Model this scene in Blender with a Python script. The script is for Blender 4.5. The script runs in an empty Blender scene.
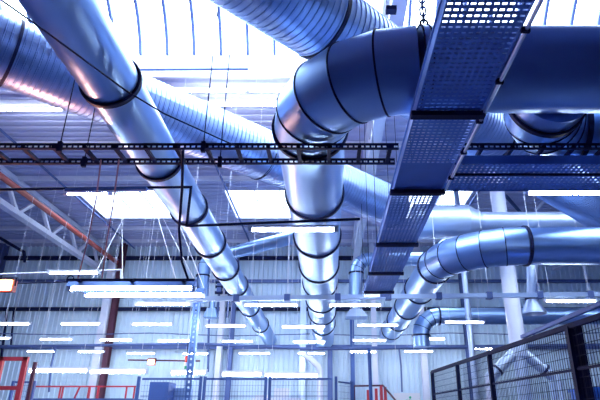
import bpy, math, random
from mathutils import Vector, Matrix
random.seed(4)
SC = bpy.context.scene
COL = SC.collection
V = Vector

# ------------------------------------------------------------------ camera
EYE = 1.6                      # eye height above the hall floor
PITCH = math.atan(220 / 525)   # looking up into the roof
cd = bpy.data.cameras.new('camera')
cam = bpy.data.objects.new('camera', cd)
COL.objects.link(cam)
cam.location = (0, 0, EYE)
cam.rotation_euler = (math.pi / 2 + PITCH, 0, 0)
cd.sensor_width = 36
cd.lens = 525 / 600 * 36
cd.shift_x = -29 / 600
cd.clip_end = 200
SC.camera = cam
CP, SP = math.cos(PITCH), math.sin(PITCH)


def at(px, py, Y=None, z=None):
    """world point seen at a photo pixel, on the plane y=Y or on the level z above the eye"""
    s = (200 - py) / 525
    x, y, h = (px - 329) / 525, CP - SP * s, SP + CP * s
    t = Y / y if Y is not None else z / h
    return V((x * t, y * t, h * t + EYE))


# ------------------------------------------------------------------ materials
def mat(name, col, metal=0.0, rough=0.5, var=0.0, scale=6.0, bump=0.0, emit=None, estr=0.0, stretch=(1, 1, 1)):
    m = bpy.data.materials.new(name)
    m.use_nodes = True
    nt = m.node_tree
    b = nt.nodes['Principled BSDF']
    b.inputs['Base Color'].default_value = (*col, 1)
    b.inputs['Metallic'].default_value = metal
    b.inputs['Roughness'].default_value = rough
    if emit:
        b.inputs['Emission Color'].default_value = (*emit, 1)
        b.inputs['Emission Strength'].default_value = estr
    if var or bump:
        tc = nt.nodes.new('ShaderNodeTexCoord')
        mp = nt.nodes.new('ShaderNodeMapping')
        mp.inputs['Scale'].default_value = stretch
        nz = nt.nodes.new('ShaderNodeTexNoise')
        nz.inputs['Scale'].default_value = scale
        nz.inputs['Detail'].default_value = 5
        nt.links.new(tc.outputs['Object'], mp.inputs['Vector'])
        nt.links.new(mp.outputs['Vector'], nz.inputs['Vector'])
        if var:
            mx = nt.nodes.new('ShaderNodeMix')
            mx.data_type = 'RGBA'
            mx.inputs['A'].default_value = (*[c * (1 - var) for c in col], 1)
            mx.inputs['B'].default_value = (*[min(1, c * (1 + var)) for c in col], 1)
            nt.links.new(nz.outputs['Fac'], mx.inputs['Factor'])
            nt.links.new(mx.outputs['Result'], b.inputs['Base Color'])
            mr = nt.nodes.new('ShaderNodeMapRange')
            mr.inputs['To Min'].default_value = max(0.05, rough - 0.1)
            mr.inputs['To Max'].default_value = min(1, rough + 0.12)
            nt.links.new(nz.outputs['Fac'], mr.inputs['Value'])
            nt.links.new(mr.outputs['Result'], b.inputs['Roughness'])
        if bump:
            bp = nt.nodes.new('ShaderNodeBump')
            bp.inputs['Strength'].default_value = bump
            bp.inputs['Distance'].default_value = 0.02
            nt.links.new(nz.outputs['Fac'], bp.inputs['Height'])
            nt.links.new(bp.outputs['Normal'], b.inputs['Normal'])
    return m


M = {
    'galv': mat('galvanised_steel', (.32, .49, .80), .92, .37, .10, 2.0),
    'spiral': mat('spiral_steel', (.34, .46, .74), .9, .38, .12, 2.0),
    'blue': mat('blue_steel', (.14, .25, .58), .8, .4, .15, 3.0),
    'pale': mat('pale_steel', (.58, .70, .92), .75, .4, .1, 3.0),
    'tray': mat('tray_steel', (.16, .29, .68), .75, .42, .12, 5.0),
    'dark': mat('dark_steel', (.012, .018, .07), 0, .75, .2, 8.0),
    'joint': mat('joint_rubber', (.02, .025, .08), .1, .55, .2, 8.0),
    'white': mat('white_paint', (.74, .77, .92), 0, .45, .06, 4.0),
    'white_steel': mat('white_painted_steel', (.78, .80, .94), 0, .5, .1, 4.0),
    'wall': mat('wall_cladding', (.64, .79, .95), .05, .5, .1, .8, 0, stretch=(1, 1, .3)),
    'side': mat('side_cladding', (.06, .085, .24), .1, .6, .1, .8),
    'deck': mat('roof_deck', (.52, .55, .78), .1, .55, .1, .9),
    'girt': mat('girt_steel', (.10, .15, .36), .4, .5, .15, 4.0),
    'floor': mat('floor_concrete', (.03, .048, .14), 0, .55, .25, 1.2, .05),
    'red': mat('red_paint', (.62, .05, .07), .1, .42, .15, 5.0),
    'redpipe': mat('red_oxide_pipe', (.48, .10, .08), .1, .45, .2, 5.0),
    'rust': mat('red_brown_column', (.10, .028, .06), .1, .6, .25, 5.0),
    'bluebox': mat('blue_cabinet', (.07, .13, .36), .2, .5, .12, 5.0),
    'rope': mat('pink_cable', (.62, .28, .34), 0, .6, .1, 9.0),
    'bright_blue': mat('bright_blue_plastic', (.02, .14, .62), 0, .4, .1, 4.0),
    'carton': mat('white_carton', (.78, .78, .84), 0, .7, .06, 4.0),
    'green': mat('green_lens', (.02, .45, .25), 0, .4, .05, 4.0),
    'redlens': mat('red_lens', (.8, .03, .03), 0, .3, .05, 4.0),
    'tube': mat('fluorescent_tube', (.9, .93, 1), 0, .4, emit=(.86, .92, 1.0), estr=52.0),
    'flood': mat('halogen_glass', (1, .5, .2), 0, .4, emit=(1, .42, .14), estr=40.0),
}
for k in ('dark', 'joint', 'bluebox'):
    M[k].node_tree.nodes['Principled BSDF'].inputs['Specular IOR Level'].default_value = .2
# skylight glazing: clear weathered acrylic
gm = bpy.data.materials.new('skylight_acrylic')
gm.use_nodes = True
nt = gm.node_tree
nt.nodes.clear()
out = nt.nodes.new('ShaderNodeOutputMaterial')
tr = nt.nodes.new('ShaderNodeBsdfTransparent')
tr.inputs['Color'].default_value = (.93, .96, 1, 1)
tl = nt.nodes.new('ShaderNodeBsdfTranslucent')
tl.inputs['Color'].default_value = (.9, .94, 1, 1)
nz = nt.nodes.new('ShaderNodeTexNoise')
nz.inputs['Scale'].default_value = 3
mr = nt.nodes.new('ShaderNodeMapRange')
mr.inputs['To Min'].default_value = .12
mr.inputs['To Max'].default_value = .28
mxs = nt.nodes.new('ShaderNodeMixShader')
nt.links.new(nz.outputs['Fac'], mr.inputs['Value'])
nt.links.new(mr.outputs['Result'], mxs.inputs['Fac'])
nt.links.new(tr.outputs[0], mxs.inputs[1])
nt.links.new(tl.outputs[0], mxs.inputs[2])
nt.links.new(mxs.outputs[0], out.inputs['Surface'])
M['glass'] = gm


# ------------------------------------------------------------------ mesh builder
def frame(d):
    d = d.normalized()
    a = V((0, 0, 1)) if abs(d.z) < .95 else V((0, 1, 0))
    u = d.cross(a).normalized()
    return u, u.cross(d).normalized()


class MB:
    def __init__(s):
        s.v, s.f = [], []

    def add(s, vs, fs):
        n = len(s.v)
        s.v += [tuple(p) for p in vs]
        s.f += [tuple(i + n for i in f) for f in fs]
        return s

    def hexa(s, c):
        return s.add(c, [(0, 3, 2, 1), (4, 5, 6, 7), (0, 1, 5, 4), (1, 2, 6, 5), (2, 3, 7, 6), (3, 0, 4, 7)])

    def box(s, a, b):
        x0, x1 = sorted((a[0], b[0])); y0, y1 = sorted((a[1], b[1])); z0, z1 = sorted((a[2], b[2]))
        return s.hexa([(x0, y0, z0), (x1, y0, z0), (x1, y1, z0), (x0, y1, z0),
                       (x0, y0, z1), (x1, y0, z1), (x1, y1, z1), (x0, y1, z1)])

    def bar(s, a, b, w, h=None):
        h = h or w
        a, b = V(a), V(b)
        u, v = frame(b - a)
        q = [u * (-w / 2) + v * (-h / 2), u * (w / 2) + v * (-h / 2), u * (w / 2) + v * (h / 2), u * (-w / 2) + v * (h / 2)]
        return s.hexa([a + k for k in q] + [b + k for k in q])

    def sweep(s, pts, r, n=32, cap=True):
        pts = [V(p) for p in pts]
        d = [(pts[i + 1] - pts[i]).normalized() for i in range(len(pts) - 1)]
        u, v = frame(d[0])
        ring = [pts[0] + u * (r * math.cos(2 * math.pi * k / n)) + v * (r * math.sin(2 * math.pi * k / n)) for k in range(n)]
        vs = list(ring)
        for i in range(1, len(pts)):
            nrm = (d[i - 1] + d[i]).normalized() if i < len(d) else d[-1]
            dd = d[i - 1]
            ring = [q + dd * ((pts[i] - q).dot(nrm) / dd.dot(nrm)) for q in ring]
            vs += ring
        fs = []
        for i in range(len(pts) - 1):
            for k in range(n):
                fs.append((i * n + k, i * n + (k + 1) % n, (i + 1) * n + (k + 1) % n, (i + 1) * n + k))
        if cap:
            fs.append(tuple(range(n))[::-1])
            fs.append(tuple((len(pts) - 1) * n + k for k in range(n)))
        return s.add(vs, fs)

    def band(s, c, d, r0, r1, w, n=40):
        """ring of rectangular section round an axis"""
        c, d = V(c), V(d).normalized()
        u, v = frame(d)
        vs = []
        for (r, o) in ((r0, -w / 2), (r1, -w / 2), (r1, w / 2), (r0, w / 2)):
            for k in range(n):
                a = 2 * math.pi * k / n
                vs.append(c + d * o + u * (r * math.cos(a)) + v * (r * math.sin(a)))
        fs = []
        for q in range(4):
            for k in range(n):
                fs.append((q * n + k, q * n + (k + 1) % n, ((q + 1) % 4) * n + (k + 1) % n, ((q + 1) % 4) * n + k))
        return s.add(vs, fs)

    def lathe(s, c, prof, n=28, axis=V((0, 0, 1))):
        c = V(c)
        u, v = frame(axis)
        axis = axis.normalized()
        vs, fs = [], []
        for (r, o) in prof:
            for k in range(n):
                a = 2 * math.pi * k / n
                vs.append(c + axis * o + u * (r * math.cos(a)) + v * (r * math.sin(a)))
        for i in range(len(prof) - 1):
            for k in range(n):
                fs.append((i * n + k, i * n + (k + 1) % n, (i + 1) * n + (k + 1) % n, (i + 1) * n + k))
        return s.add(vs, fs)

    def spiral(s, a, b, r, pitch, depth, n=40):
        """spiral-seam pipe: a raised helical seam runs round the whole pipe"""
        a, b = V(a), V(b)
        L = (b - a).length
        d = (b - a).normalized()
        u, v = frame(d)
        prof = [(0, r), (.66, r), (.72, r + depth), (.9, r + depth), (.94, r - depth * .6)]
        turns = int(L / pitch)
        vs, rows = [], 0
        for t in range(turns):
            for (o, rr) in prof:
                rows += 1
                for j in range(n + 1):
                    th = 2 * math.pi * j / n
                    x = (t + o + j / n) * pitch
                    vs.append(a + d * x + u * (rr * math.cos(th)) + v * (rr * math.sin(th)))
        fs = []
        for i in range(rows - 1):
            for j in range(n):
                p = i * (n + 1) + j
                fs.append((p, p + 1, p + n + 2, p + n + 1))
        return s.add(vs, fs)

    def corrugated(s, p, ua, ub, un, la, lb, pitch, depth):
        """trapezoid sheet: profile repeats along ua, ribs run along ub"""
        p, ua, ub, un = V(p), V(ua), V(ub), V(un)
        k, xs = 0, []
        while k * pitch < la - 1e-6:
            for (o, h) in ((0, 0), (.55, 0), (.65, 1), (.9, 1)):
                x = (k + o) * pitch
                if x < la:
                    xs.append((x, h * depth))
            k += 1
        xs.append((la, 0))
        vs = []
        for (x, h) in xs:
            vs += [p + ua * x + un * h, p + ua * x + un * h + ub * lb]
        fs = [(2 * i, 2 * i + 2, 2 * i + 3, 2 * i + 1) for i in range(len(xs) - 1)]
        return s.add(vs, fs)

    def perforated(s, o, ux, uy, lx, ly, nx, ny, hx, hy, skip=None):
        o, ux, uy = V(o), V(ux), V(uy)
        base = [[o + ux * (lx * i / nx) + uy * (ly * j / ny) for i in range(nx + 1)] for j in range(ny + 1)]
        vs = [q for row in base for q in row]
        fs = []
        cx, cy = lx / nx, ly / ny
        for j in range(ny):
            for i in range(nx):
                A, B, C_, D = j * (nx + 1) + i, j * (nx + 1) + i + 1, (j + 1) * (nx + 1) + i + 1, (j + 1) * (nx + 1) + i
                if skip and skip(i, j):
                    fs.append((A, B, C_, D))
                    continue
                c = o + ux * (cx * (i + .5)) + uy * (cy * (j + .5))
                n = len(vs)
                vs += [c - ux * (cx * hx / 2) - uy * (cy * hy / 2), c + ux * (cx * hx / 2) - uy * (cy * hy / 2),
                       c + ux * (cx * hx / 2) + uy * (cy * hy / 2), c - ux * (cx * hx / 2) + uy * (cy * hy / 2)]
                fs += [(A, B, n + 1, n), (B, C_, n + 2, n + 1), (C_, D, n + 3, n + 2), (D, A, n, n + 3)]
        return s.add(vs, fs)

    def torus(s, c, axis, R, r, stretch=V((0, 0, 0)), n=16, m=8):
        c = V(c)
        u, v = frame(V(axis))
        w = V(axis).normalized()
        vs, fs = [], []
        for i in range(n):
            a = 2 * math.pi * i / n
            dr = u * math.cos(a) + v * math.sin(a)
            off = stretch * (1 if dr.dot(stretch) > 0 else -1)
            for k in range(m):
                b = 2 * math.pi * k / m
                vs.append(c + off + dr * (R + r * math.cos(b)) + w * (r * math.sin(b)))
        for i in range(n):
            for k in range(m):
                fs.append((i * m + k, ((i + 1) % n) * m + k, ((i + 1) % n) * m + (k + 1) % m, i * m + (k + 1) % m))
        return s.add(vs, fs)

    def build(s, name, m, parent=None, smooth=True, sharp=14):
        base = parent_world(parent) if parent else V((0, 0, 0))
        me = bpy.data.meshes.new(name)
        if parent is None and s.v:
            base = V((sum(p[0] for p in s.v) / len(s.v), sum(p[1] for p in s.v) / len(s.v), min(p[2] for p in s.v)))
        me.from_pydata([tuple(V(p) - base) for p in s.v], [], s.f)
        me.materials.append(M[m])
        me.validate()
        me.update()
        if smooth:
            me.polygons.foreach_set('use_smooth', [True] * len(me.polygons))
            me.set_sharp_from_angle(angle=math.radians(sharp))
        o = bpy.data.objects.new(name, me)
        COL.objects.link(o)
        if parent:
            o.parent = parent
        else:
            o.location = base
        return o


def parent_world(o):
    p = V((0, 0, 0))
    while o:
        p += o.location
        o = o.parent
    return p


def thing(name, loc, label, cat, group=None):
    o = bpy.data.objects.new(name, None)
    COL.objects.link(o)
    o.empty_display_size = .1
    o.location = loc
    o['label'] = label
    o['category'] = cat
    if group:
        o['group'] = group
    return o


def tag(o, label, cat, group=None):
    o['label'] = label
    o['category'] = cat
    if group:
        o['group'] = group
    return o


def struct(o):
    o['kind'] = 'structure'
    return o


ROOF = 7.0 + EYE
X0, X1, Y0, Y1 = -14.0, 16.0, -8.0, 22.0

# ------------------------------------------------------------------ the hall
struct(MB().box((X0, Y0, -.2), (X1, Y1 + .3, 0)).build('floor', 'floor', smooth=False))
VB0, VB1 = 5.4, 9.6            # barrel rooflight opening
SKY = [(-8.35, -5.75), (-3.45, -.85), (2.35, 4.75)]
S0, S1 = 15.75, 18.35
roof = MB()


def deck(x0, x1, y0, y1):
    roof.corrugated((x0, y0, ROOF), (0, 1, 0), (1, 0, 0), (0, 0, 1), y1 - y0, x1 - x0, .28, .06)


deck(X0, X1, Y0, VB0)
deck(X0, X1, VB1, S0)
xs = X0
for a, b in SKY + [(X1, X1)]:
    if a > xs:
        deck(xs, a, S0, S1)
    xs = b
deck(X0, X1, S1, Y1)
struct(roof.build('ceiling', 'deck', smooth=False))
struct(MB().corrugated((X0, Y1, 0), (1, 0, 0), (0, 0, 1), (0, -1, 0), X1 - X0, ROOF + .1, .2, .045).build('wall_back', 'wall', smooth=False))
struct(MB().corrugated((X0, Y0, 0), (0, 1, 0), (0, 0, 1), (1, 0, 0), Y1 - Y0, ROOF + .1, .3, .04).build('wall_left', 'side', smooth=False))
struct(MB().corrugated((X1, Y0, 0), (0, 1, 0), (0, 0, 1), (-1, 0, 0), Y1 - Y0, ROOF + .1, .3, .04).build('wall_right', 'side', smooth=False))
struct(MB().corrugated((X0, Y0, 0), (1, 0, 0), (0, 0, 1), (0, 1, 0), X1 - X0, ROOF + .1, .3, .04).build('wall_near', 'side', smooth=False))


def barrel(n, y0, y1):
    up, rise, thick = .55, 1.35, .05
    yc, half = (y0 + y1) / 2, (y1 - y0) / 2
    R = (half * half + rise * rise) / (2 * rise)
    zc = ROOF + up + rise - R
    am = math.asin(half / R)
    arc = [(yc + R * math.sin(am * (k / 10 - 1)), zc + R * math.cos(am * (k / 10 - 1))) for k in range(21)]
    root = MB()
    for y in (y0, y1):
        sg = .06 if y == y1 else -.06
        root.box((X0, y, ROOF - .04), (X1, y + sg, ROOF + up))
    w = struct(root.build('window_%d' % n, 'white', smooth=False))
    g = MB()
    for x in (X0, X1):
        pass
    vs, fs = [], []
    for (y, z) in arc:
        vs += [(X0, y, z + .04), (X1, y, z + .04)]
    for k in range(20):
        fs.append((2 * k, 2 * k + 1, 2 * k + 3, 2 * k + 2))
    g.add(vs, fs).build('glazing', 'glass', w, sharp=40)
    x = X0 + .18
    while x < X1:
        r = MB()
        for k in range(20):
            r.bar((x, *arc[k]), (x, *arc[k + 1]), .065, .08)
        if -8 < x < 11 and n == 1:
            r.build('glazing_rib', 'girt', w, smooth=False)
        x += .6
    return w


barrel(1, VB0, VB1)
for i, (a, b) in enumerate(SKY):
    c = MB()
    for p, q in (((a, S0), (b, S0)), ((a, S1), (b, S1)), ((a, S0), (a, S1)), ((b, S0), (b, S1))):
        c.bar((*p, ROOF + .17), (*q, ROOF + .17), .05, .45)
    w = struct(c.build('window_%d' % (i + 2), 'white', smooth=False))
    dome = MB()
    N = 8
    vs = [(a + (b - a) * ii / N, S0 + (S1 - S0) * j / N, ROOF + .38 + .35 * math.sin(math.pi * ii / N) ** .6 * math.sin(math.pi * j / N) ** .6)
          for j in range(N + 1) for ii in range(N + 1)]
    fs = [(j * (N + 1) + ii, j * (N + 1) + ii + 1, (j + 1) * (N + 1) + ii + 1, (j + 1) * (N + 1) + ii) for j in range(N) for ii in range(N)]
    dome.add(vs, fs).build('glazing', 'glass', w, sharp=60)
    for t in (.33, .67):
        MB().bar((a + (b - a) * t, S0, ROOF + .36), (a + (b - a) * t, S1, ROOF + .36), .04, .05).build('glazing_bar', 'girt', w, smooth=False)

# wall girts and purlins
for i, (py, hh, m) in enumerate([(258, .16, 'dark'), (281, .12, 'girt'), (309, .14, 'dark'), (347, .16, 'girt')]):
    z = at(300, py, Y=21.85).z
    struct(MB().box((X0, 21.80, z - hh / 2), (X1, 21.95, z + hh / 2)).build('trim_%d' % (i + 1), m, smooth=False))
for i, y in enumerate([10.6, 12.6, 14.8, 19.4, 21.0]):
    struct(MB().box((X0, y - .06, ROOF - .14), (X1, y + .06, ROOF - .01)).build('trim_%d' % (i + 5), 'white_steel', smooth=False))


# columns
def column(px, m, w, label, zt=ROOF, Y=21.6, flange=True):
    x = at(px, 330, Y=Y).x
    t = thing('steel_column', (x, Y, 0), label, 'column')
    MB().box((x - w * .06, Y - w / 2 + .02, 0), (x + w * .06, Y + w / 2 - .02, zt)).build('web', m, t, smooth=False)
    for s in (-1, 1):
        MB().box((x - w / 2, Y + s * w / 2 - .02, 0), (x + w / 2, Y + s * w / 2 + .02, zt)).build('flange', m, t, smooth=False)
    MB().box((x - w * .7, Y - w * .7, 0), (x + w * .7, Y + w * .7, .03)).build('base_plate', m, t, smooth=False)
    return t


column(111, 'rust', .22, 'dark red-brown steel column on the back wall at the far left')
column(103, 'white', .3, 'wide white column close beside the dark red-brown column', zt=at(103, 258, Y=21.6).z)
column(232, 'girt', .18, 'slim blue-grey wall column behind the tip of the left round duct')
column(221, 'white_steel', .2, 'pale wall column just left of the slim blue-grey column')
column(303, 'pale', .24, 'pale steel wall column beside the curved white pipe')
column(374, 'white', .2, 'white wall column right behind the thin dark pole')
column(422, 'white_steel', .24, 'white steel wall column left of the mesh fence end')
column(468, 'girt', .3, 'blue wall column behind the lower ends of the right-hand ducts')
column(330, 'girt', .2, 'blue wall column right of the white bending pipe')
column(352, 'bluebox', .16, 'dark blue wall column below the grey square hood', zt=at(352, 316, Y=21.6).z)


# trusses
def truss(x, label, y0=-7.5, y1=21.7, zb=EYE + 5.94, zt=EYE + 6.86, m='white_steel'):
    t = thing('lattice_truss', (x, y1, zb), label, 'truss', 'roof trusses')
    MB().box((x - .12, y0, zb - .08), (x + .12, y1, zb + .08)).build('bottom_chord', m, t, smooth=False)
    MB().box((x - .12, y0, zt - .07), (x + .12, y1, zt + .07)).build('top_chord', m, t, smooth=False)
    y, step, k = y1 - .1, 2.1, 0
    while y - step > y0:
        MB().bar((x, y, zb), (x, y - step / 2, zt), .1).build('web_member', m, t, smooth=False)
        MB().bar((x, y - step / 2, zt), (x, y - step, zb), .1).build('web_member', m, t, smooth=False)
        y -= step
        k += 1
    return t


truss(-9.75, 'white lattice roof truss at far left above the red pipe')
truss(1.08, 'white lattice roof truss overhead behind the wide perforated cable tray')
truss(9.6, 'white lattice roof truss at the right beyond the curved duct')


# roof bracing
def rod(name, a, b, r, m, label, cat, group=None):
    return tag(MB().sweep([a, b], r, 10).build(name, m), label, cat, group)


rod('roof_brace', at(506, 196, z=6.8), at(521, 213, z=6.8), .06, 'girt', 'dark short diagonal brace under the roof beside the white riser pipe', 'brace')
rod('roof_brace', at(552, 192, z=6.8), at(536, 210, z=6.8), .06, 'white_steel', 'pale diagonal brace under the roof right of the white riser pipe', 'brace')

# ------------------------------------------------------------------ round ducts
def duct(label, path, r, flanges, m='galv', name='ventilation_duct', n=48, seam=True, elbow=None, hang=None, fl_w=.05, fl_h=.03):
    """path: list of straight/elbow pieces ('s', a, b) or ('e', [pts]); flanges: list of (point, direction)"""
    t = thing(name, path[0][1] if path[0][0] in 'sx' else path[0][1][0], label, 'duct')
    for p in path:
        if p[0] == 's':
            MB().sweep([p[1], p[2]], r, n).build('duct_section', m, t)
        elif p[0] == 'x':
            MB().spiral(p[1], p[2], r, p[3], p[4]).build('spiral_section', m, t, sharp=12)
        else:
            e = MB().sweep(p[1], r * 1.004, n).build('elbow', m, t, sharp=9)
            pts = p[1]
            for i in range(1, len(pts) - 1):
                d = (V(pts[i + 1]) - V(pts[i - 1])).normalized()
                MB().band(pts[i], d, r * .99, r + .012, .016).build('seam_band', 'dark', e)
    for (c, d) in flanges:
        f = MB().band(c, d, r * .98, r + fl_h, fl_w).build('flange', 'joint', t)
        u, v = frame(V(d))
        q = V(c) + u * 0 - v * (r + fl_h)
    return t


def arc(c, a, b, n):
    """quarter-turn points round corner c from a to b (a, b at equal distance)"""
    c, a, b = V(c), V(a), V(b)
    o = a + b - c
    ra, rb = a - o, b - o
    return [o + ra * math.cos(math.pi / 2 * k / n) + rb * math.sin(math.pi / 2 * k / n) for k in range(n + 1)]


# left smooth duct
LA, LB = at(61, 0, z=3.0), at(270, 340, z=3.0)
ld = (LB - LA).normalized()
la = LA - ld * 4.0
fl = []
for (px, py) in [(118, 107), (162, 181), (198, 226), (216, 258), (230, 281), (240, 297), (256, 317), (266, 333)]:
    p = at(px, py, z=2.71)          # lowest point of the joint ring
    fl.append((LA + ld * ((p.y - LA.y) / ld.y), ld))
cuts = [la] + [f[0] for f in fl] + [LB]
left = duct('smooth grey-blue round duct running from the top left down to the back wall',
            [('s', cuts[i], cuts[i + 1]) for i in range(len(cuts) - 1)], .265, fl)

# main duct: from the right, gored elbow, away to the back wall
r = r_main = .385
ZM = EYE + 2.9
xm, ym = -.2, 3.9
R = 1.0
eb = arc((xm, ym, ZM), (xm + R, ym, ZM), (xm, ym + R, ZM), 5)
end = V((xm, 21.0, ZM - .05))
fl = [(eb[-1], V((0, 1, 0)))]
for py in (221, 259, 284, 300, 314, 326, 336):
    fl.append((V((xm, at(316, py, z=2.48).y, ZM)), V((0, 1, 0))))
ys = [eb[-1].y] + [f[0].y for f in fl[1:]] + [end.y]
main = duct('large dark round duct crossing from the right, elbowed to run to the back',
            [('s', V((7, ym, ZM)), eb[0] + V((.0, 0, 0))), ('e', eb)] +
            [('s', V((xm, ys[i], ZM)), V((xm, ys[i + 1], ZM))) for i in range(len(ys) - 1)], r, fl)
for k in (.0, .07):
    MB().band((eb[0].x + k, ym, ZM), (1, 0, 0), r * .98, r + .01, .011).build('seam_band', 'dark', main)
MB().box((.89 - .05, ym - .02, ZM + r - .01), (.89 + .05, ym + .02, ZM + r + .1)).build('lifting_lug', 'dark', main, smooth=False)

# branch elbow under the main duct at the right
bx, by = 2.14, 4.92
rb_ = .36
be = arc((bx, by, ZM), (bx, by - .5, ZM), (bx + .5, by, ZM), 4)
duct('short dark elbow duct branching off the main duct at the right edge',
     [('s', V((bx, ym + .3, ZM)), be[0]), ('e', be), ('s', be[-1], V((7, by, ZM)))],
     rb_, [(be[0], V((0, 1, 0))), (be[-1], V((1, 0, 0))), (V((3.1, by, ZM)), V((1, 0, 0)))])

# spiral ducts, diagonal under the roof
sa, sb = at(0, 49, z=4.5), at(392, 207, z=4.5)
sd = (sb - sa).normalized()
sa2 = sa - sd * 3
duct('pale spiral-wound duct crossing diagonally behind the left smooth duct',
     [('x', sa2, sb, .078, .009)], .465,
     [(sa + sd * .12, sd), (at(262, 155, z=4.5), sd), (sb, sd)], 'spiral', 'spiral_duct', fl_w=.04, fl_h=.012)
ta = at(291, 0, z=4.2)
td = V((1, .98, 0)).normalized()
duct('dark spiral-wound duct slanting across the top behind the big elbow',
     [('x', ta - td * 3, ta + td * 9.5, .078, .009)], .45,
     [(ta + td * .45, td), (ta + td * 1.75, td), (ta + td * 4.2, td)], 'spiral', 'spiral_duct', fl_w=.045, fl_h=.014)

# right curved duct
ZR = EYE + 3.07
xr, yr, rr = 2.3, 9.6, .36
RR = 1.45
re_ = arc((xr, yr, ZR), (xr + RR, yr, ZR), (xr, yr + RR, ZR), 6)
fl = [(re_[0], V((1, 0, 0))), (re_[-1], V((0, 1, 0)))]
for y in (13.2, 15.4, 17.6, 19.6):
    fl.append((V((xr, y, ZR)), V((0, 1, 0))))
ys = [re_[-1].y] + [f[0].y for f in fl[2:]] + [20.6]
duct('shiny round duct entering at mid right and curving away with a gored elbow',
     [('s', V((9, yr, ZR)), re_[0]), ('e', re_)] + [('s', V((xr, ys[i], ZR)), V((xr, ys[i + 1], ZR))) for i in range(len(ys) - 1)],
     rr, fl, 'galv')

# big horizontal duct behind it (with a larger collar at the left end)
za = at(436, 222, z=4.45)
zb = at(600, 217, Y=za.y)
big = duct('wide pale round duct running level behind the curved right-hand duct',
           [('s', za + V((.25, 0, 0)), V((11, za.y, za.z))), ], .25, [], 'pale')
MB().sweep([za - V((.55, 0, 0)), za + V((.75, 0, 0))], .42, 40).build('collar', 'pale', big)
MB().lathe(za + V((.75, 0, 0)), [(.42, 0), (.25, .35)], 40, V((1, 0, 0))).build('reducer', 'pale', big)

# lower level duct with down-turned end
lp = at(470, 316, Y=16.6)
ee = arc((at(420, 320, Y=16.6).x, 16.6, lp.z), (at(420, 320, Y=16.6).x + .6, 16.6, lp.z), (at(420, 320, Y=16.6).x, 16.6, lp.z - .6), 4)
duct('pale round duct low at right with its left end turned down',
     [('s', V((11, 16.6, lp.z)), ee[0]), ('e', ee), ('s', ee[-1], ee[-1] - V((0, 0, .35)))], .26,
     [(ee[0], V((1, 0, 0))), (ee[-1], V((0, 0, 1)))], 'galv')

# medium ducts near the back wall
p0, p1 = at(425, 259, Y=17.5), at(356, 259, Y=17.5)
k0 = at(449, 242, Y=17.5)
e2 = arc(p1, p1 + V((.5, 0, 0)), p1 - V((0, 0, .5)), 4)
duct('medium round duct with two bends behind the far end of the cable tray',
     [('s', k0 + V((.5, 0, .5)), k0), ('e', [k0, k0 + V((-.3, 0, -.27)), p0 + V((.15, 0, .0)), p0]), ('s', p0, e2[0]), ('e', e2), ('s', e2[-1], at(355, 300, Y=17.5))],
     .23, [(e2[-1], V((0, 0, 1))), (p0, V((1, 0, 0)))], 'galv')
q0, q1 = at(318, 231, Y=15.5), at(212, 258, Y=18.4)
qd = (q1 - q0).normalized()
q2 = at(203, 276, Y=18.4)
duct('thin purple-grey duct sloping behind the left and middle ducts, bending down at its left end',
     [('s', q0 + (q0 - q1) * .12, q1), ('e', [q1, q1 + qd * .2 + V((0, 0, -.06)), q2 + V((.02, 0, .4)), q2]), ('s', q2, at(203, 302, Y=18.4))],
     .22, [(q2, V((0, 0, 1)))], 'galv')

# white riser with wye split
RY = 13.0
top = at(499, 190, Y=RY)
wy = at(518, 346, Y=RY)
top.x = wy.x
t = duct('tall white vertical pipe at right splitting into a fork above the fence',
         [('s', V((wy.x, RY, ROOF - .02)), wy)], .19, [], 'white', 'riser_pipe', 32)
MB().sweep([wy + V((0, 0, .02)), wy - V((0, 0, .25))], .21, 32).build('wye_body', 'pale', t)
for s in (-1, 1):
    MB().sweep([wy + V((s * .02, 0, -.08)), wy + V((s * .75, 0, -.72)), V((wy.x + s * .8, RY, .0))], .13, 24).build('fork_leg', 'pale', t, sharp=20)
    MB().band(wy + V((s * .56, 0, -.55)), V((s * .75, 0, -.64)), .12, .15, .05).build('clamp_band', 'joint', t)
MB().sweep([wy - V((0, 0, .2)), V((wy.x, RY, 0))], .15, 24).build('centre_leg', 'pale', t)

# hoods
def hood(px, y0, y1, y2, Y, rw, rp, label, m='pale', below=False):
    a, b, c = at(px, y0, Y=Y), at(px, y1, Y=Y), at(px, y2, Y=Y)
    t = thing('extract_hood', c, label, 'hood')
    MB().sweep([a, b], rp, 24).build('drop_pipe', m, t)
    MB().lathe(b, [(rp * 1.1, .06), (rp * 1.1, 0), (rw, (c.z - b.z) * .85), (rw, c.z - b.z)], 28).build('hood_cone', m, t, sharp=30)
    MB().band(b + V((0, 0, .05)), (0, 0, 1), rp, rp + .04, .08).build('collar_band', 'joint', t)
    return t


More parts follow.
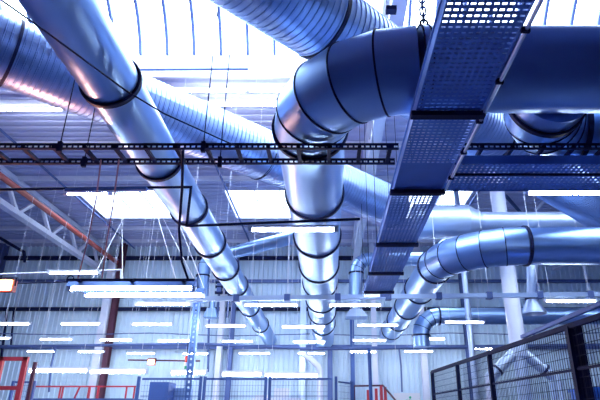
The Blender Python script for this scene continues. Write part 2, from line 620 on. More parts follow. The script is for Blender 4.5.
hood(532, 258, 300, 314, 14.0, .32, .14, 'round extract hood on a drop pipe under the curved right-hand duct')
b = at(356, 318, Y=19.5)
t = thing('extract_hood', b, 'grey square flared hood between the middle duct and the right duct', 'hood')
MB().hexa([b + V(q) for q in ((-.4, -.35, 0), (.4, -.35, 0), (.4, .35, 0), (-.4, .35, 0), (-.22, -.2, .3), (.22, -.2, .3), (.22, .2, .3), (-.22, .2, .3))]).build('hood_cone', 'pale', t, smooth=False)
MB().sweep([b + V((0, 0, .25)), b + V((0, 0, 1.0))], .16, 24).build('drop_pipe', 'pale', t)
b = at(211, 318, Y=17.0)
t = thing('extract_hood', b, 'small blue flared hood beside the tall blue post', 'hood')
MB().hexa([b + V(q) for q in ((-.22, -.2, 0), (.22, -.2, 0), (.22, .2, 0), (-.22, .2, 0), (-.13, -.12, .3), (.13, -.12, .3), (.13, .12, .3), (-.13, .12, .3))]).build('hood_cone', 'galv', t, smooth=False)
MB().sweep([b + V((0, 0, .25)), b + V((0, 0, .55))], .1, 20).build('drop_pipe', 'galv', t)
# pale curved pipe low in the middle
tag(MB().sweep([at(304, 354, Y=16.5), at(311, 359, Y=16.5), at(318, 366, Y=16.5), at(320, 371, Y=16.5), at(320, 402, Y=16.5)], .09, 20).build('curved_pipe', 'white'),
    'white pipe bending downward above the middle mesh fence', 'pipe')

# ------------------------------------------------------------------ cable trays
ZT = EYE + 2.3
TXL, TXR = at(419, 100, z=2.3).x, at(485, 100, z=2.3).x
TW = TXR - TXL
T0, TJ, TC0, TC1, TE = 1.6, at(450, 112, z=2.3).y, at(450, 163, z=2.3).y, at(450, 190, z=2.3).y, at(376, 297, z=2.3).y


def sheet(mb, name, parent, sol=.003):
    o = mb.build(name, 'tray', parent, smooth=False)
    md = o.modifiers.new('sheet', 'SOLIDIFY')
    md.thickness = sol
    return o


t = thing('cable_tray', ((TXL + TXR) / 2, T0, ZT), 'wide perforated cable tray running overhead from the top right towards the back', 'cable tray')
for (y0, y1) in ((T0, TJ), (TJ, TC0), (TC1, TE)):
    ny = int((y1 - y0) / .05)
    sheet(MB().perforated((TXL, y0, ZT), (1, 0, 0), (0, 1, 0), TW, y1 - y0, 11, ny, .62, .36, skip=lambda i, j: i == 5 and False), 'perforated_base', t)
MB().box((TXL, TC0, ZT - .003), (TXR, TC1, ZT + .003)).build('solid_base', 'tray', t, smooth=False)
for x in (TXL, TXR):
    MB().box((x - .006, T0, ZT - .012), (x + .006, TE, ZT + .085)).build('side_rail', 'tray', t, smooth=False)
    MB().box((x - .018, T0, ZT + .08), (x + .018, TE, ZT + .092)).build('rail_lip', 'tray', t, smooth=False)
for y in (TJ, TC1, at(405, 243, z=2.3).y, at(385, 272, z=2.3).y, at(376, 291, z=2.3).y):
    MB().box((TXL - .04, y - .035, ZT - .05), (TXR + .04, y + .035, ZT - .006)).build('support_bar', 'dark', t, smooth=False)
    for x in (TXL - .03, TXR + .03) if y > 7 else ():
        MB().sweep([(x, y, ZT - .04), (x, y, ROOF)], .005, 6).build('hanger_rod', 'dark', t)
MB().sweep([(TXR + .035, T0, ZT - .02), (TXR + .035, TC1, ZT - .02)], .014, 10).build('edge_conduit', 'pale', t)
for k in range(6):
    y = T0 + .5 + k * .55
    MB().box((TXR, y - .012, ZT - .04), (TXR + .055, y + .012, ZT)).build('conduit_clip', 'dark', t, smooth=False)
# cross tray
t = thing('cable_tray', (TXR, TC0, ZT), 'perforated cable tray branching off level to the right edge', 'cable tray')
CX1 = 7.5
ly, lx = TC1 - TC0, CX1 - TXR - .02
sheet(MB().perforated((TXR + .02, TC0, ZT), (1, 0, 0), (0, 1, 0), lx, ly, int(lx / .05), 11, .45, .5), 'perforated_base', t)
for y in (TC0, TC1):
    MB().box((TXR + .02, y - .006, ZT - .012), (CX1, y + .006, ZT + .08)).build('side_rail', 'tray', t, smooth=False)
MB().box((TXR + .02, (TC0 + TC1) / 2 - .1, ZT - .02), (CX1, (TC0 + TC1) / 2 - .07, ZT - .004)).build('stiffener', 'dark', t, smooth=False)

# ladder trays
ZL = EYE + 2.47


def ladder(x0, x1, label, hang=()):
    a, b = at(200, 146.5, z=2.47).y, at(200, 161.5, z=2.47).y
    t = thing('cable_ladder', ((x0 + x1) / 2, a, ZL), label, 'cable ladder')
    for y in (a, b):
        rail = MB().perforated((x0, y, ZL - .03), (1, 0, 0), (0, 0, 1), x1 - x0, .06, int((x1 - x0) / .055), 1, .62, .3)
        for h in (-.03, .026):
            rail.box((x0, y - .016, ZL + h), (x1, y + .016, ZL + h + .004))
        rail.build('side_rail', 'dark', t, smooth=False)
    for px in hang:
        for (y, dx) in ((a, 0), (b, .1)):
            q = at(px, 150, Y=a)
            MB().sweep([(q.x + dx, y, ZL - .02), (q.x + dx, y, EYE + 7.0)], .006, 6).build('hanger_rod', 'dark', t)
            MB().box((q.x + dx - .02, y - .02, ZL - .06), (q.x + dx + .02, y + .02, ZL + .05)).build('hanger_clamp', 'dark', t, smooth=False)
    x = math.ceil(x0 / .3) * .3
    while x < x1:
        MB().box((x - .018, a, ZL - .02), (x + .018, b, ZL + .01)).build('rung', 'dark', t, smooth=False)
        x += .3
    return t


ladder(-6.2, TXL - .02, 'long dark cable ladder crossing level in front of the left and middle ducts', (59, 203))
ladder(TXR + .02, 6.2, 'dark cable ladder crossing level at right above the branch tray')

# ------------------------------------------------------------------ conduits and pipes
def pipe(name, pts, r, m, label, cat='pipe', group=None, n=10):
    return tag(MB().sweep(pts, r, n).build(name, m, sharp=50), label, cat, group)


pipe('sprinkler_pipe', [V((-8.97, 6, EYE + 6.15)), V((-8.97, 21.9, EYE + 6.15))], .085, 'redpipe', 'rust-red pipe running along the left lattice truss to the back wall', n=20)
for (x, lab) in ((-8.4, 'thin dark conduit under the roof along the left edge of the first skylight'),
                 (-5.55, 'thin dark conduit under the roof between the first skylight and the left duct'),
                 (-3.3, 'thin teal conduit under the roof along the left edge of the middle skylight'),
                 (4.85, 'thin teal conduit under the roof by the right skylight')):
    pipe('roof_conduit', [(x, 9.9, ROOF - .16), (x, 21.7, ROOF - .16)], .035, 'girt', lab, 'conduit', 'conduits under the roof')
CY = 5.7
c0 = at(191, 187, Y=CY)
t = pipe('conduit_run', [at(-40, 190, Y=CY), c0, V((c0.x, CY, at(189, 226, Y=CY).z)), at(360, 219, Y=CY)], .016, 'dark', 'thin black conduit stepping down across the left duct above the strip light', 'conduit')
pipe('roof_conduit', [at(60, 70, z=7.1), at(248, 69, z=7.1)], .03, 'girt', 'thin dark conduit along the lower edge of the big barrel skylight', 'conduit')
pipe('drop_cable', [at(183, 150, Y=4.5), at(182, 190, Y=5.0), at(179, 230, Y=5.6), at(182, 262, Y=6.0), at(188, 279, Y=6.2)], .014, 'dark', 'black cable dropping from the cable ladder over the left duct', 'cable')
pipe('drop_cable', [at(101, 160, Y=4.75), at(96, 200, Y=5.2), at(88, 240, Y=5.8), at(78, 278, Y=6.2)], .008, 'rope', 'pink cable hanging to the left end of the twin lamp', 'cable', 'pink cables')
pipe('drop_cable', [at(119, 160, Y=4.75), at(113, 205, Y=5.2), at(107, 240, Y=5.8), at(102, 278, Y=6.2)], .008, 'rope', 'pink cable hanging to the middle of the twin lamp, right of the other', 'cable', 'pink cables')
def under(q, up):
    """a hanger below a duct is fixed to the duct instead of the roof"""
    for (xc, zc, rr_, ya) in ((LA.x + (q.y - LA.y) / ld.y * ld.x, LA.z, .265, 0), (xm, ZM, r_main, 5), (xr, ZR, rr, 11)):
        if abs(q.x - xc) < rr_ + .01 and q.y > ya and up > zc:
            return zc - math.sqrt(max(0, rr_ ** 2 - (q.x - xc) ** 2)) + .005
    dq = abs(q.x - (sa.x + (q.y - sa.y) * sd.x / sd.y)) * sd.y      # the diagonal spiral duct
    if dq < .47 and q.y < sb.y + .3 and q.z < sa.z:
        return sa.z - math.sqrt(.4705 ** 2 - dq ** 2) + .008
    if abs(q.y - za.y) < .42 and q.x > za.x - .55 and q.z < za.z:
        return za.z - .25
    return up


pipe('slant_cable', [at(-20, -15, Y=2.5), at(45, 31, Y=2.95), at(125, 90, Y=3.65), at(163, 113, Y=4.0), at(238, 147, Y=4.42)], .007, 'dark', 'thin black cable slanting over the left duct down to the cable ladder', 'cable', n=6)
for (px, lab) in ((219, 'dark valve block on the wall between the left duct and the down-bent duct'), (229, 'second dark valve block right beside the left duct')):
    c = at(px, 287, Y=20.9)
    t = thing('valve_block', c, lab, 'valve')
    MB().box(c + V((-.09, 0, -.25)), c + V((.09, .25, .25))).build('valve_body', 'girt', t, smooth=False)
    for k in (-.22, .02, .2):
        MB().sweep([c + V((-.15, .05, k)), c + V((.15, .05, k))], .06, 14).build('flange_pair', 'dark', t)
    MB().sweep([c + V((0, .1, -1.2)), c + V((0, .1, 1.0))], .05, 14).build('stub_pipe', 'girt', t)
# lighting busbar across the hall
BY = 11.0
za_, zb_ = at(186, 299, Y=BY), at(640, 294, Y=BY)
t = thing('busbar_trunking', za_, 'long pale busbar trunking level across the hall in front of the ducts', 'trunking')
MB().bar(za_, zb_, .1, .09).build('trunking', 'pale', t, smooth=False)
for k in range(1, 9):
    p = za_.lerp(zb_, k / 9)
    MB().sweep([p, V((p.x, p.y, under(p, ROOF)))], .006, 6).build('suspension_wire', 'white_steel', t)
    MB().box(p - V((.06, .07, .07)), p + V((.06, .07, .07))).build('clip', 'girt', t, smooth=False)
a_, b_ = at(-20, 275, Y=9.6), at(122, 269.5, Y=9.6)
pipe('conduit_run', [a_, at(121, 270, Y=9.6), at(121, 280, Y=9.6)], .018, 'white_steel', 'thin white conduit above the small strip light at far left', 'conduit')

# dark level pipe behind mid-left, and rods on the wall
pipe('wall_pipe', [at(300, 349, Y=19), at(600, 345, Y=19)], .06, 'girt', 'long blue pipe level along the lower right of the back wall', 'pipe')
pipe('wall_pipe', [at(-30, 347, Y=19), at(200, 344, Y=19), at(300, 348, Y=19)], .05, 'girt', 'long dark pipe level along the lower left of the back wall', 'pipe')
pipe('slack_cable', [at(-20, 333, Y=21.3), at(70, 335, Y=21.3), at(150, 333, Y=21.3), at(230, 336, Y=21.3), at(310, 334, Y=21.3)], .018, 'girt', 'slack thin cable along the back wall between the lamp rows, left half', 'cable')
pipe('slack_cable', [at(312, 334, Y=21.3), at(380, 336, Y=21.3), at(450, 333, Y=21.3), at(540, 335, Y=21.3), at(620, 332, Y=21.3)], .018, 'girt', 'slack thin cable along the back wall between the lamp rows, right half', 'cable')
pipe('downpipe', [at(7, 310, Y=21.5), at(3, 345, Y=21.5), at(1, 360, Y=21.5)], .05, 'dark', 'short dark downpipe on the back wall at the left edge', 'pipe')
pipe('downpipe', [at(14, 310, Y=21.5), at(11, 345, Y=21.5)], .04, 'dark', 'short dark downpipe second from the left edge on the back wall', 'pipe')
pipe('downpipe', [at(56, 346, Y=19), at(51, 366, Y=19), at(49, 392, Y=19)], .035, 'girt', 'thin bent pipe dropping from the level pipe behind the red gate', 'pipe')
pipe('downpipe', [at(399, 348, Y=19), at(401, 366, Y=19), at(402, 392, Y=19)], .03, 'girt', 'thin dark pipe on the back wall above the green sign', 'pipe')
pipe('downpipe', [at(209, 312, Y=21.5), at(208, 372, Y=21.5)], .045, 'girt', 'thin dark pipe on the wall right of the tall blue post', 'pipe')
pipe('bent_pipe', [at(0, 238, Y=20), at(24, 252, Y=20), at(25, 262, Y=20)], .06, 'dark', 'dark bent pipe under the roof at the left edge', 'pipe')
pipe('thin_pole', [at(369, 348, Y=11.2), at(371, 400, Y=11.2), V((at(371, 400, Y=11.2).x, 11.2, 0))], .035, 'bluebox', 'thin dark blue pole standing beside the red handrail', 'pole')
pipe('riser_pole', [V((at(467, 300, Y=15.5).x, 15.5, 0)), V((at(467, 300, Y=15.5).x, 15.5, ROOF))], .09, 'pale', 'slim blue pole between the low duct and the white riser pipe', 'pole', n=20)

# tall blue perforated post
p = at(197, 303, Y=12.4)
t = thing('support_post', (p.x, 12.4, 0), 'tall blue steel post standing behind the middle mesh fence', 'post')
for s in (-1, 1):
    MB().box((p.x + s * .07 - .01, 12.34, 0), (p.x + s * .07 + .01, 12.46, p.z)).build('flange', 'galv', t, smooth=False)
sh = MB().perforated((p.x - .07, 12.36, 0), (1, 0, 0), (0, 0, 1), .14, p.z, 1, int(p.z / .12), .3, .45).build('web', 'blue', t, smooth=False)
sh.modifiers.new('sheet', 'SOLIDIFY').thickness = .006
MB().box((p.x - .14, 12.26, 0), (p.x + .14, 12.54, .02)).build('base_plate', 'galv', t, smooth=False)

# chain hoist over the main duct
cx = at(432, 24, Y=3.9)
t = thing('lifting_chain', (.89, ym, ZM + r + .1), 'steel chain and hook holding the main duct up beside the cable tray', 'chain')
zz, k = ZM + r + .12, 0
MB().torus((.89, ym, zz + .03), (0, 1, 0), .035, .011).build('hook', 'dark', t)
zz += .09
while zz < EYE + 5.88 and k < 40:
    MB().torus((.89, ym, zz), (0, 1, 0) if k % 2 else (1, 0, 0), .028, .0095, V((0, 0, .026)), 14, 6).build('chain_link', 'girt', t)
    zz += .078
    k += 1
b = at(391, 10, Y=5.4)
t = thing('junction_box', b, 'small dark box hanging from the truss above the big elbow', 'box')
MB().box(b - V((.07, .05, .035)), b + V((.07, .05, .035))).build('housing', 'dark', t, smooth=False)
MB().sweep([b + V((-.05, 0, .03)), b + V((-.05, 0, 2.0))], .006, 6).build('hanger', 'dark', t)

# ------------------------------------------------------------------ lamps
def strip(a, b, label, group=None, up=ROOF, m='white_steel', r=.019, wire='white_steel', two=False, wires=True):
    a, b = V(a), V(b)
    b = V((b.x, a.y + (b.y - a.y), a.z)) if abs(b.z - a.z) < .08 else b
    c = (a + b) / 2
    d = (b - a).normalized()
    t = thing('strip_light', c, label, 'lamp', group)
    h = r * 2.1
    MB().bar(a - d * .03 + V((0, 0, h)), b + d * .03 + V((0, 0, h)), r * 2.4, r * 1.5).build('housing', m, t, smooth=False)
    MB().sweep([a, b], r, 12).build('tube', 'tube', t)
    for q in (a, b):
        MB().bar(q - d * .025, q + d * .025, r * 2.2, r * 2.4).build('end_cap', m, t, smooth=False)
    if wires:
        for f in (.12, .88):
            q = a.lerp(b, f)
            MB().sweep([q + V((0, 0, h)), V((q.x, q.y, under(q, up)))], .0045, 5).build('suspension_wire', wire, t)
    return t


g = 'strip lights hung in the row nearest the back wall ducts'
rows = [
    (10.95, .019, 'lamps hanging under the pale busbar', [
        (136, 190, 304.5, 'strip light below the busbar line, just right of the twin lamp'),
        (244, 298, 305.5, 'strip light just below the busbar between the left and middle ducts'),
        (329, 381, 305.5, 'strip light just below the busbar between the middle and right ducts'),
        (545, 596, 301.5, 'strip light just below the busbar right of the round extract hood')]),
    (14.3, .019, 'upper row of strip lights before the back wall', [
        (0, 30, 324, 'strip light touching the left edge, upper back row'),
        (61, 100, 324, 'strip light left of the dark red-brown column, upper back row'),
        (132, 172, 324.5, 'strip light between the red-brown column and blue post, upper back row'),
        (206, 246, 326, 'strip light right of the tall blue post, upper back row'),
        (282, 325, 327, 'strip light crossing the far end of the middle duct, upper back row'),
        (357, 398, 325.5, 'strip light crossing the lower end of the right duct, upper back row'),
        (445, 484, 322.5, 'strip light left of the white riser pipe, upper back row')]),
    (17.2, .019, 'middle row of strip lights before the back wall', [
        (0, 10, 338.5, 'cut-off strip light at the left edge, middle back row'),
        (40, 72, 339.5, 'strip light above the red gate, middle back row'),
        (100, 132, 340, 'strip light crossing the red-brown column, middle back row'),
        (158, 192, 341, 'strip light left of the tall blue post, middle back row'),
        (222, 253, 341.5, 'strip light left of the left duct tip, middle back row'),
        (293, 325, 342, 'strip light just under the middle duct end, middle back row'),
        (353, 386, 340.5, 'strip light just under the right duct end, middle back row'),
        (412, 445, 339, 'strip light under the down-turned duct end, middle back row')]),
    (20.0, .019, 'lowest row of strip lights before the back wall', [
        (27, 55, 351.5, 'strip light right of the red gate top, lowest back row'),
        (78, 104, 352, 'strip light left of the red-brown column foot, lowest back row'),
        (127, 155, 353.5, 'strip light above the lit orange floodlight, lowest back row'),
        (183, 208, 354, 'strip light behind the tall blue post, lowest back row'),
        (239, 270, 353.5, 'strip light above the mesh fence post pair, lowest back row'),
        (298, 325, 353.5, 'strip light beside the white bending pipe, lowest back row'),
        (350, 376, 352, 'strip light beside the thin dark pole, lowest back row'),
        (404, 433, 351.5, 'strip light above the green sign, lowest back row'),
        (470, 492, 349, 'strip light behind the mesh fence top rail, lowest back row')]),
]
for (Y, rad, grp, items) in rows:
    for (xa, xb, py, lab) in items:
        strip(at(xa, py, Y=Y), at(xb, py, Y=Y), lab, grp, r=rad)
# brighter long row at work-bench level
for (xa, xb, py, lab) in [(29, 88, 371, 'long bright strip light right of the red gate, low bench row'),
                          (90, 146, 372, 'long bright strip light crossing the red-brown column foot, low bench row'),
                          (171, 206, 373, 'bright strip light left of the tall blue post, low bench row'),
                          (222, 262, 374.5, 'bright strip light right of the tall blue post, low bench row'),
                          (265, 318, 376, 'bright strip light left of the white bending pipe, low bench row')]:
    strip(at(xa, py, Y=14), at(xb, py, Y=14), lab, 'bright low strip lights over the benches', r=.034)
# nearer single lamps
strip(at(250, 230, Y=5.7), at(336, 227, Y=5.7), 'white strip light hanging across the front of the middle duct', r=.018, up=at(300, 222, Y=5.7).z)
strip(at(66, 193.5, Y=5.7), at(110, 193.5, Y=5.7), 'strip light on the black conduit over the first skylight', r=.016, up=at(100, 188.5, Y=5.7).z)
MBb = MB().bar(at(66, 190.5, Y=5.6), at(147, 189, Y=5.6), .06, .04)
tag(MBb.build('lamp_reflector', 'blue', smooth=False), 'dark blue lamp reflector bar on the conduit over the first skylight', 'lamp')
strip(at(526, 193, Y=5.75), at(620, 195, Y=5.75), 'white strip light cut by the right edge below the branch tray', r=.02)
strip(at(49, 273, Y=9.6), at(99, 272.5, Y=9.6), 'small strip light under the thin white conduit left of the twin lamp', r=.02, up=at(60, 271, Y=9.6).z)
for (xa, xb, py, lab) in [(176, 246, 91, 'ceiling strip light right under the barrel skylight, left of the pair'),
                          (250, 300, 91, 'ceiling strip light right under the barrel skylight, beside the big elbow'),
                          (206, 282, 105, 'ceiling strip light just above the spiral duct, left of the big elbow'),
                          (-12, 64, 109.5, 'ceiling strip light at the left edge under the spiral duct')]:
    strip(at(xa, py, z=6.62), at(xb, py, z=6.62), lab, 'strip lights close under the roof', r=.026)
# twin lamp
a0, a1 = at(70, 289, Y=6.16), at(194, 288, Y=6.16)
b0, b1 = at(86, 298.5, Y=6.45), at(203, 296.5, Y=6.45)
a1.z, b0.z, b1.z = a0.z, a0.z - .015, a0.z - .015
t = thing('twin_lamp', (a0 + b1) / 2, 'large twin-tube hanging lamp with dark housing at left', 'lamp')
for (p, q) in ((a0, a1), (b0, b1)):
    MB().sweep([p, q], .017, 14).build('tube', 'tube', t)
    MB().hexa([p + V((-.02, -.07, .02)), q + V((.02, -.07, .02)), q + V((.02, .07, .02)), p + V((-.02, .07, .02)),
               p + V((-.02, -.03, .085)), q + V((.02, -.03, .085)), q + V((.02, .03, .085)), p + V((-.02, .03, .085))]).build('reflector', 'blue', t, smooth=False)
    for e in (p, q):
        MB().box(e - V((.02, .03, .03)), e + V((.02, .03, .03))).build('end_cap', 'pale', t, smooth=False)
for f in (.08, .5, .92):
    MB().bar(a0.lerp(a1, f) + V((0, -.08, .09)), b0.lerp(b1, f) + V((0, .08, .1)), .04, .03).build('cross_bar', 'dark', t, smooth=False)
MB().bar(a0 + V((-.05, .0, .1)), a1 + V((0, 0, .1)), .05, .04).build('top_rail', 'dark', t, smooth=False)
MB().torus(a0 + V((-.02, 0, .12)), (0, 1, 0), .04, .008).build('cable_coil', 'dark', t)
for (q, px, py) in ((a1, 161, 214), (b1, 170, 200), (a0.lerp(a1, .85), 150, 190), (b0.lerp(b1, .3), 122, 214), (b0, 130, 205)):
    MB().sweep([q + V((0, 0, .1)), at(px, py, z=6.9)], .006, 6).build('suspension_wire', 'white_steel', t)
# halogen floodlights
def flood(px, py, Y, w, h, label, power, body='redpipe'):
    c = at(px, py, Y=Y)
    t = thing('floodlight', c, label, 'lamp')
    MB().box(c + V((-w / 2 - .02, .01, -h / 2 - .02)), c + V((w / 2 + .02, .12, h / 2 + .02))).build('housing', body, t, smooth=False)
    MB().box(c + V((-w / 2, -.005, -h / 2)), c + V((w / 2, .015, h / 2))).build('lens', 'flood', t, smooth=False)
    MB().sweep([c + V((-w / 2 - .03, .06, 0)), c + V((-w / 2 - .03, .06, h * .85)), c + V((w / 2 + .03, .06, h * .85)), c + V((w / 2 + .03, .06, 0))], .01, 8).build('bracket', 'dark', t, sharp=50)
    ld_ = bpy.data.lights.new('floodlight_bulb', 'AREA')
    ld_.shape = 'RECTANGLE'
    ld_.size, ld_.size_y = w, h
    ld_.energy = power
    ld_.color = (1, .4, .25)
    lo = bpy.data.objects.new('floodlight_bulb', ld_)
    COL.objects.link(lo)
    lo.parent = t
    lo.location = (0, -.02, 0)
    lo.rotation_euler = (math.radians(-108), 0, math.radians(28))
    return c


c = flood(4, 285, 8.0, .22, .15, 'glowing orange halogen floodlight at the left edge below the truss', 110)
pipe('conduit_run', [at(-10, 284, Y=8.3), at(60, 282, Y=8.3), at(75, 281, Y=8.3)], .012, 'dark', 'thin dark rail leading from the orange floodlight to the twin lamp', 'conduit')
flood(151, 362, 13.5, .14, .1, 'small glowing orange floodlight above the blue cabinet', 60)
pipe('conduit_run', [at(128, 360, Y=13.65), at(200, 361, Y=13.65)], .02, 'rust', 'short red-brown rail carrying the small orange floodlight', 'conduit')

# stack light
c = at(185.5, 369, Y=13)
t = thing('stack_light', c, 'small signal tower light with red and green lenses left of the blue post', 'signal light')
for k, m in enumerate(('green', 'white', 'redlens', 'redlens')):
    MB().lathe(c + V((0, 0, k * .075)), [(0, 0), (.035, 0), (.035, .07), (0, .07)], 16).build(('lens' if m != 'white' else 'spacer'), m, t, sharp=30)
MB().sweep([c + V((0, 0, .28)), c + V((0, 0, .62))], .012, 8).build('stem', 'dark', t)

# ------------------------------------------------------------------ fences
def fence_panel(root, a, b, z0, z1, step=.05, m='girt', wr=.0022):
    a, b = V((a.x, a.y, 0)), V((b.x, b.y, 0))
    L = (b - a).length
    mb = MB()
    n = max(2, int(L / step))
    for k in range(1, n):
        p = a.lerp(b, k / n)
        mb.bar(p + V((0, 0, z0)), p + V((0, 0, z1)), wr * 2)
    zz = z0
    while zz < z1:
        mb.bar(a + V((0, 0, zz)), b + V((0, 0, zz)), wr * 2)
        zz += step * 2
    return mb.build('mesh_panel', m, root, smooth=False)


FA, FB = at(432, 372, z=.8), at(640, 303, z=.8)
FA.z = FB.z = EYE + .8
t = thing('mesh_fence', (FA.x, FA.y, 0), 'tall dark mesh safety fence running from the right edge towards the back', 'fence')
fd = FB - FA


def on_f(px):
    # point of the fence line seen at a photo column
    best = min((abs((329 + 525 * (FA + fd * k).x / ((FA + fd * k).y * CP + .8 * SP)) - px), k) for k in [i / 2000 for i in range(2001)])
    return FA + fd * best[1]


posts = [on_f(x) for x in (432, 457, 489, 569)] + [FB]
MB().bar(FA + V((0, 0, 0)), FB, .045, .045).build('top_rail', 'dark', t, smooth=False)
off = V((.22, .15, .1))
for i, p in enumerate(posts):
    w = .055 if i != 3 else .06
    MB().box((p.x - w / 2, p.y - w / 2, 0), (p.x + w / 2, p.y + w / 2, p.z)).build('post', 'dark', t, smooth=False)
    MB().box((p.x - .09, p.y - .09, 0), (p.x + .09, p.y + .09, .012)).build('base_plate', 'dark', t, smooth=False)
p = posts[3]
MB().box((p.x + .045, p.y - .03, 0), (p.x + .105, p.y + .03, p.z)).build('post', 'dark', t, smooth=False)
for i in range(len(posts) - 1):
    fence_panel(t, posts[i], posts[i + 1], .15, EYE + .78, .045, 'dark')
    for zz in (EYE + .42, .15):
        MB().bar(V((posts[i].x, posts[i].y, zz)), V((posts[i + 1].x, posts[i + 1].y, zz)), .022).build('mid_rail', 'dark', t, smooth=False)
a_, b_ = at(522, 337, Y=6.6), at(640, 287, Y=4.3)
tag(MB().bar(a_, b_, .04, .04).build('hand_rail', 'bluebox', smooth=False), 'dark blue rail slanting just above the mesh fence top at right', 'rail')

FYM = 11.5
ztop = at(270, 378, Y=FYM).z
xs_ = [at(x, 380, Y=FYM).x for x in (139, 203, 268, 336)]
t = thing('mesh_fence', ((xs_[0] + xs_[-1]) / 2, FYM, 0), 'dark blue mesh safety fence facing the viewer at the bottom centre', 'fence')
for i, x in enumerate(xs_):
    for s in ((-.035, .035) if i in (1, 2) else (0,)):
        MB().box((x + s * 1.2 - .028, FYM - .03, 0), (x + s * 1.2 + .028, FYM + .03, ztop + .03)).build('post', 'bluebox', t, smooth=False)
for i in range(3):
    a, b = V((xs_[i] + .07, FYM, 0)), V((xs_[i + 1] - .07, FYM, 0))
    MB().box((a.x, FYM - .018, ztop - .04), (b.x, FYM + .018, ztop)).build('top_rail', 'bluebox', t, smooth=False)
    fence_panel(t, a, b, .1, ztop - .03, .06, 'bluebox')
    MB().box((a.x, FYM - .01, ztop - .36), (b.x, FYM + .01, ztop - .345)).build('mid_rail', 'bluebox', t, smooth=False)
x2 = at(352, 385, Y=FYM + .6)
t = thing('mesh_fence', (xs_[3], FYM, 0), 'short dark mesh fence bay beside the thin pole at the bottom', 'fence')
zt2 = x2.z + .03
a, b = V((xs_[3] + .06, FYM + .05, 0)), V((x2.x, FYM + .6, 0))
MB().bar((b.x, b.y, 0), (b.x, b.y, zt2 + .05), .08).build('post', 'bluebox', t, smooth=False)
MB().bar(a + V((0, 0, zt2)), b + V((0, 0, zt2)), .03).build('top_rail', 'bluebox', t, smooth=False)
fence_panel(t, a, b, .1, zt2, .06, 'bluebox')

# ------------------------------------------------------------------ things along the bottom
# red gate frame
GY = 9.0
g0, g1 = at(3, 357, Y=GY), at(26, 359, Y=GY)
t = thing('red_gate', (g0.x, GY, 0), 'red steel gate frame standing at the bottom left edge', 'gate')
for (q, w) in ((g0, .055), (g1, .075)):
    MB().box((q.x - w / 2, GY - .03, 0), (q.x + w / 2, GY + .03, g0.z)).build('upright', 'red', t, smooth=False)
MB().box((g0.x - .5, GY - .03, g0.z - .06), (g1.x + .04, GY + .03, g0.z)).build('top_bar', 'red', t, smooth=False)
zz = at(10, 388, Y=GY).z
MB().box((g0.x - .5, GY - .025, zz - .03), (g1.x, GY + .025, zz + .03)).build('mid_bar', 'red', t, smooth=False)
MB().bar(g1 + V((.06, .2, -.03)), V((g1.x + .06, GY + .2, 0)), .05).build('stay', 'rust', t, smooth=False)
# blue rack beside gate
a, b = at(28, 381, Y=10.5), at(35, 381, Y=10.5)
t = thing('wire_rack', (b.x, 10.5, 0), 'blue mesh rack standing right behind the red gate', 'rack')
for x in (at(14, 381, Y=10.5).x, b.x):
    MB().box((x - .02, 10.47, 0), (x + .02, 10.53, a.z)).build('upright', 'bluebox', t, smooth=False)
MB().bar((at(14, 381, Y=10.5).x, 10.5, a.z - .02), (b.x, 10.5, a.z - .02), .03).build('top_bar', 'bluebox', t, smooth=False)
fence_panel(t, V((at(14, 381, Y=10.5).x, 10.5, 0)), V((b.x, 10.5, 0)), .1, a.z - .02, .05, 'bluebox')
# red guard rail on a raised platform
PY = 14.0
zr, zd = at(80, 386.5, Y=PY).z, at(80, 398.5, Y=PY).z
xa, xb = at(36, 386, Y=PY).x, at(136, 386, Y=PY).x
t = thing('raised_platform', ((xa + xb) / 2, PY, 0), 'dark blue raised platform with red guard rail at the bottom left', 'platform')
MB().box((xa, PY - .1, zd - .12), (xb, PY + 1.2, zd)).build('deck', 'bluebox', t, smooth=False)
for x in (xa + .1, xb - .1):
    for y in (PY, PY + 1.1):
        MB().box((x - .05, y - .05, 0), (x + .05, y + .05, zd - .1)).build('leg', 'bluebox', t, smooth=False)
MB().bar((xa, PY, zr), (xb, PY, zr), .035).build('guard_rail', 'red', t, smooth=False)
for px in (61, 63.5, 80, 90, 99, 127, 135):
    x = at(px, 386, Y=PY).x
    dx = -.09 if px in (80,) else 0
    MB().bar((x + dx, PY, zd - .02), (x, PY, zr), .05 if px in (90, 99) else .035).build('guard_post', 'red', t, smooth=False)
# red machine guard with handrail
HY = 14.0
pp = [at(354, 386, Y=HY), at(383, 385.5, Y=HY), at(396, 401, Y=HY - .4), at(404, 412, Y=HY - .7)]
t = thing('stair_handrail', (pp[1].x, HY, 0), 'red stair guard with dark sloping handrail beside the thin pole', 'handrail')
MB().sweep(pp, .022, 10).build('handrail', 'rust', t, sharp=50)
for (px, py) in ((368, 390), (376, 388.5), (381, 385), (385, 387)):
    q = at(px, py, Y=HY + .02)
    MB().box((q.x - .035, HY - .02, 0), (q.x + .035, HY + .04, q.z)).build('upright', 'red', t, smooth=False)
MB().sweep([V((pp[0].x, HY, 0)), V(pp[0])], .02, 8).build('rail_post', 'rust', t)
# cabinets
def cabinet(x0, x1, py, Y, dpt, m, label, name='cabinet', cat='cabinet'):
    a, b = at(x0, py, Y=Y), at(x1, py, Y=Y)
    t = thing(name, ((a.x + b.x) / 2, Y, 0), label, cat)
    MB().box((a.x, Y, .08), (b.x, Y + dpt, a.z)).build('body', m, t, smooth=False)
    MB().box((a.x + .03, Y - .018, .12), (b.x - .03, Y, a.z - .05)).build('door', m, t, smooth=False)
    MB().box((a.x + .04, Y + .04, 0), (b.x - .04, Y + dpt - .04, .08)).build('plinth', 'dark', t, smooth=False)
    MB().box((b.x - .1, Y - .035, a.z - .7), (b.x - .07, Y - .018, a.z - .5)).build('handle', 'dark', t, smooth=False)
    return t


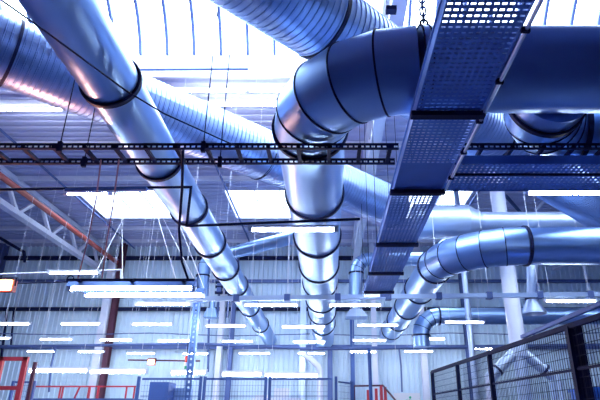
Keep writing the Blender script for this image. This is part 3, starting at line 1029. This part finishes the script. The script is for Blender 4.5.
cabinet(150, 169, 382, 12.3, .6, 'bluebox', 'dark blue switch cabinet behind the mesh fence at the lower left')
cabinet(171, 188, 388, 12.8, .5, 'galv', 'lower grey-blue cabinet right of the dark blue switch cabinet')


def carton(x0, x1, py, Y, h, label, on=None):
    a, b = at(x0, py, Y=Y), at(x1, py, Y=Y)
    t = thing('carton', ((a.x + b.x) / 2, Y, a.z - h), label, 'box', 'white cartons behind the middle fence')
    MB().box((a.x, Y, a.z - h), (b.x, Y + .4, a.z)).build('box_body', 'carton', t, smooth=False)
    MB().box((a.x + .001, Y + .18, a.z - .002), (b.x - .001, Y + .22, a.z + .002)).build('tape', 'rope', t, smooth=False)
    return a.z - h


z1 = carton(274, 288, 388, 13.2, .22, 'white carton on top of a stack behind the middle fence')
z2 = at(256, 397, Y=13.2).z
a, b = at(252, 397, Y=13.2), at(300, 397, Y=13.2)
t = thing('shelf_rack', ((a.x + b.x) / 2, 13.2, 0), 'pale shelf rack behind the middle fence carrying white cartons', 'rack')
MB().box((a.x, 13.1, z1 - .05), (b.x, 13.7, z1)).build('shelf', 'white_steel', t, smooth=False)
for x in (a.x + .03, b.x - .03):
    for y in (13.13, 13.67):
        MB().box((x - .02, y - .02, 0), (x + .02, y + .02, z1 - .05)).build('leg', 'white_steel', t, smooth=False)
xa_, xb_ = at(255, 395, Y=13.2), at(266, 395, Y=13.2)
t = thing('carton', ((xa_.x + xb_.x) / 2, 13.2, z1), 'low white carton left of the taller one on the shelf rack', 'box', 'white cartons behind the middle fence')
MB().box((xa_.x, 13.2, z1), (xb_.x, 13.6, xa_.z)).build('box_body', 'carton', t, smooth=False)
# sign
SY = 16.0
a, b = at(394, 393, Y=SY), at(420, 393, Y=SY)
t = thing('exit_sign', ((a.x + b.x) / 2, SY, a.z - .42), 'white hanging sign board with a green running figure mark at the bottom', 'sign')
MB().box((a.x, SY, a.z - .42), (b.x, SY + .04, a.z)).build('board', 'carton', t, smooth=False)
cx_ = at(408, 396, Y=SY).x
fig = MB()
fig.lathe((cx_ + .06, SY - .006, a.z - .12), [(0, 0), (.035, 0), (.035, .006), (0, .006)], 14, V((0, 1, 0)))
fig.bar((cx_ + .04, SY - .004, a.z - .16), (cx_ - .02, SY - .004, a.z - .26), .06, .006)
fig.bar((cx_ + .04, SY - .004, a.z - .17), (cx_ + .12, SY - .004, a.z - .22), .025, .006)
fig.bar((cx_ - .0, SY - .004, a.z - .16), (cx_ - .09, SY - .004, a.z - .2), .025, .006)
fig.bar((cx_ - .02, SY - .004, a.z - .25), (cx_ + .06, SY - .004, a.z - .34), .03, .006)
fig.bar((cx_ - .02, SY - .004, a.z - .25), (cx_ - .11, SY - .004, a.z - .33), .03, .006)
fig.build('pictogram', 'green', t, smooth=False)
for x in (a.x + .1, b.x - .1):
    MB().sweep([(x, SY + .02, a.z), (x, SY + .02, under(V((x, SY, a.z)), ROOF))], .005, 6).build('suspension_wire', 'white_steel', t)
# blue bin at the right
a, b = at(588, 387, Y=8.0), at(625, 387, Y=8.0)
t = thing('plastic_bin', ((a.x + b.x) / 2, 8.0, 0), 'bright blue plastic bin behind the fence at the lower right corner', 'bin')
MB().box((a.x, 8, .05), (b.x, 8.6, a.z - .04)).build('body', 'bright_blue', t, smooth=False)
MB().box((a.x - .03, 7.97, a.z - .05), (b.x + .03, 8.63, a.z)).build('lid', 'bright_blue', t, smooth=False)
for x in (a.x + .1, b.x - .1):
    MB().sweep([(x - .03, 8.3, .05), (x + .03, 8.3, .05)], .05, 16).build('wheel', 'dark', t)

# ------------------------------------------------------------------ daylight
w = bpy.data.worlds.new('sky')
SC.world = w
w.use_nodes = True
bg = w.node_tree.nodes['Background']
bg.inputs['Color'].default_value = (.74, .87, 1.0, 1)
bg.inputs['Strength'].default_value = 9.0
SC.view_settings.view_transform = 'Standard'
SC.view_settings.look = 'None'
SC.view_settings.exposure = 0.38
SC.view_settings.gamma = 1
SC.view_settings.use_curve_mapping = False
SC.cycles.use_denoising = True
SC.cycles.max_bounces = 8
SC.cycles.diffuse_bounces = 4
SC.cycles.transparent_max_bounces = 12
SC.cycles.sample_clamp_indirect = 6
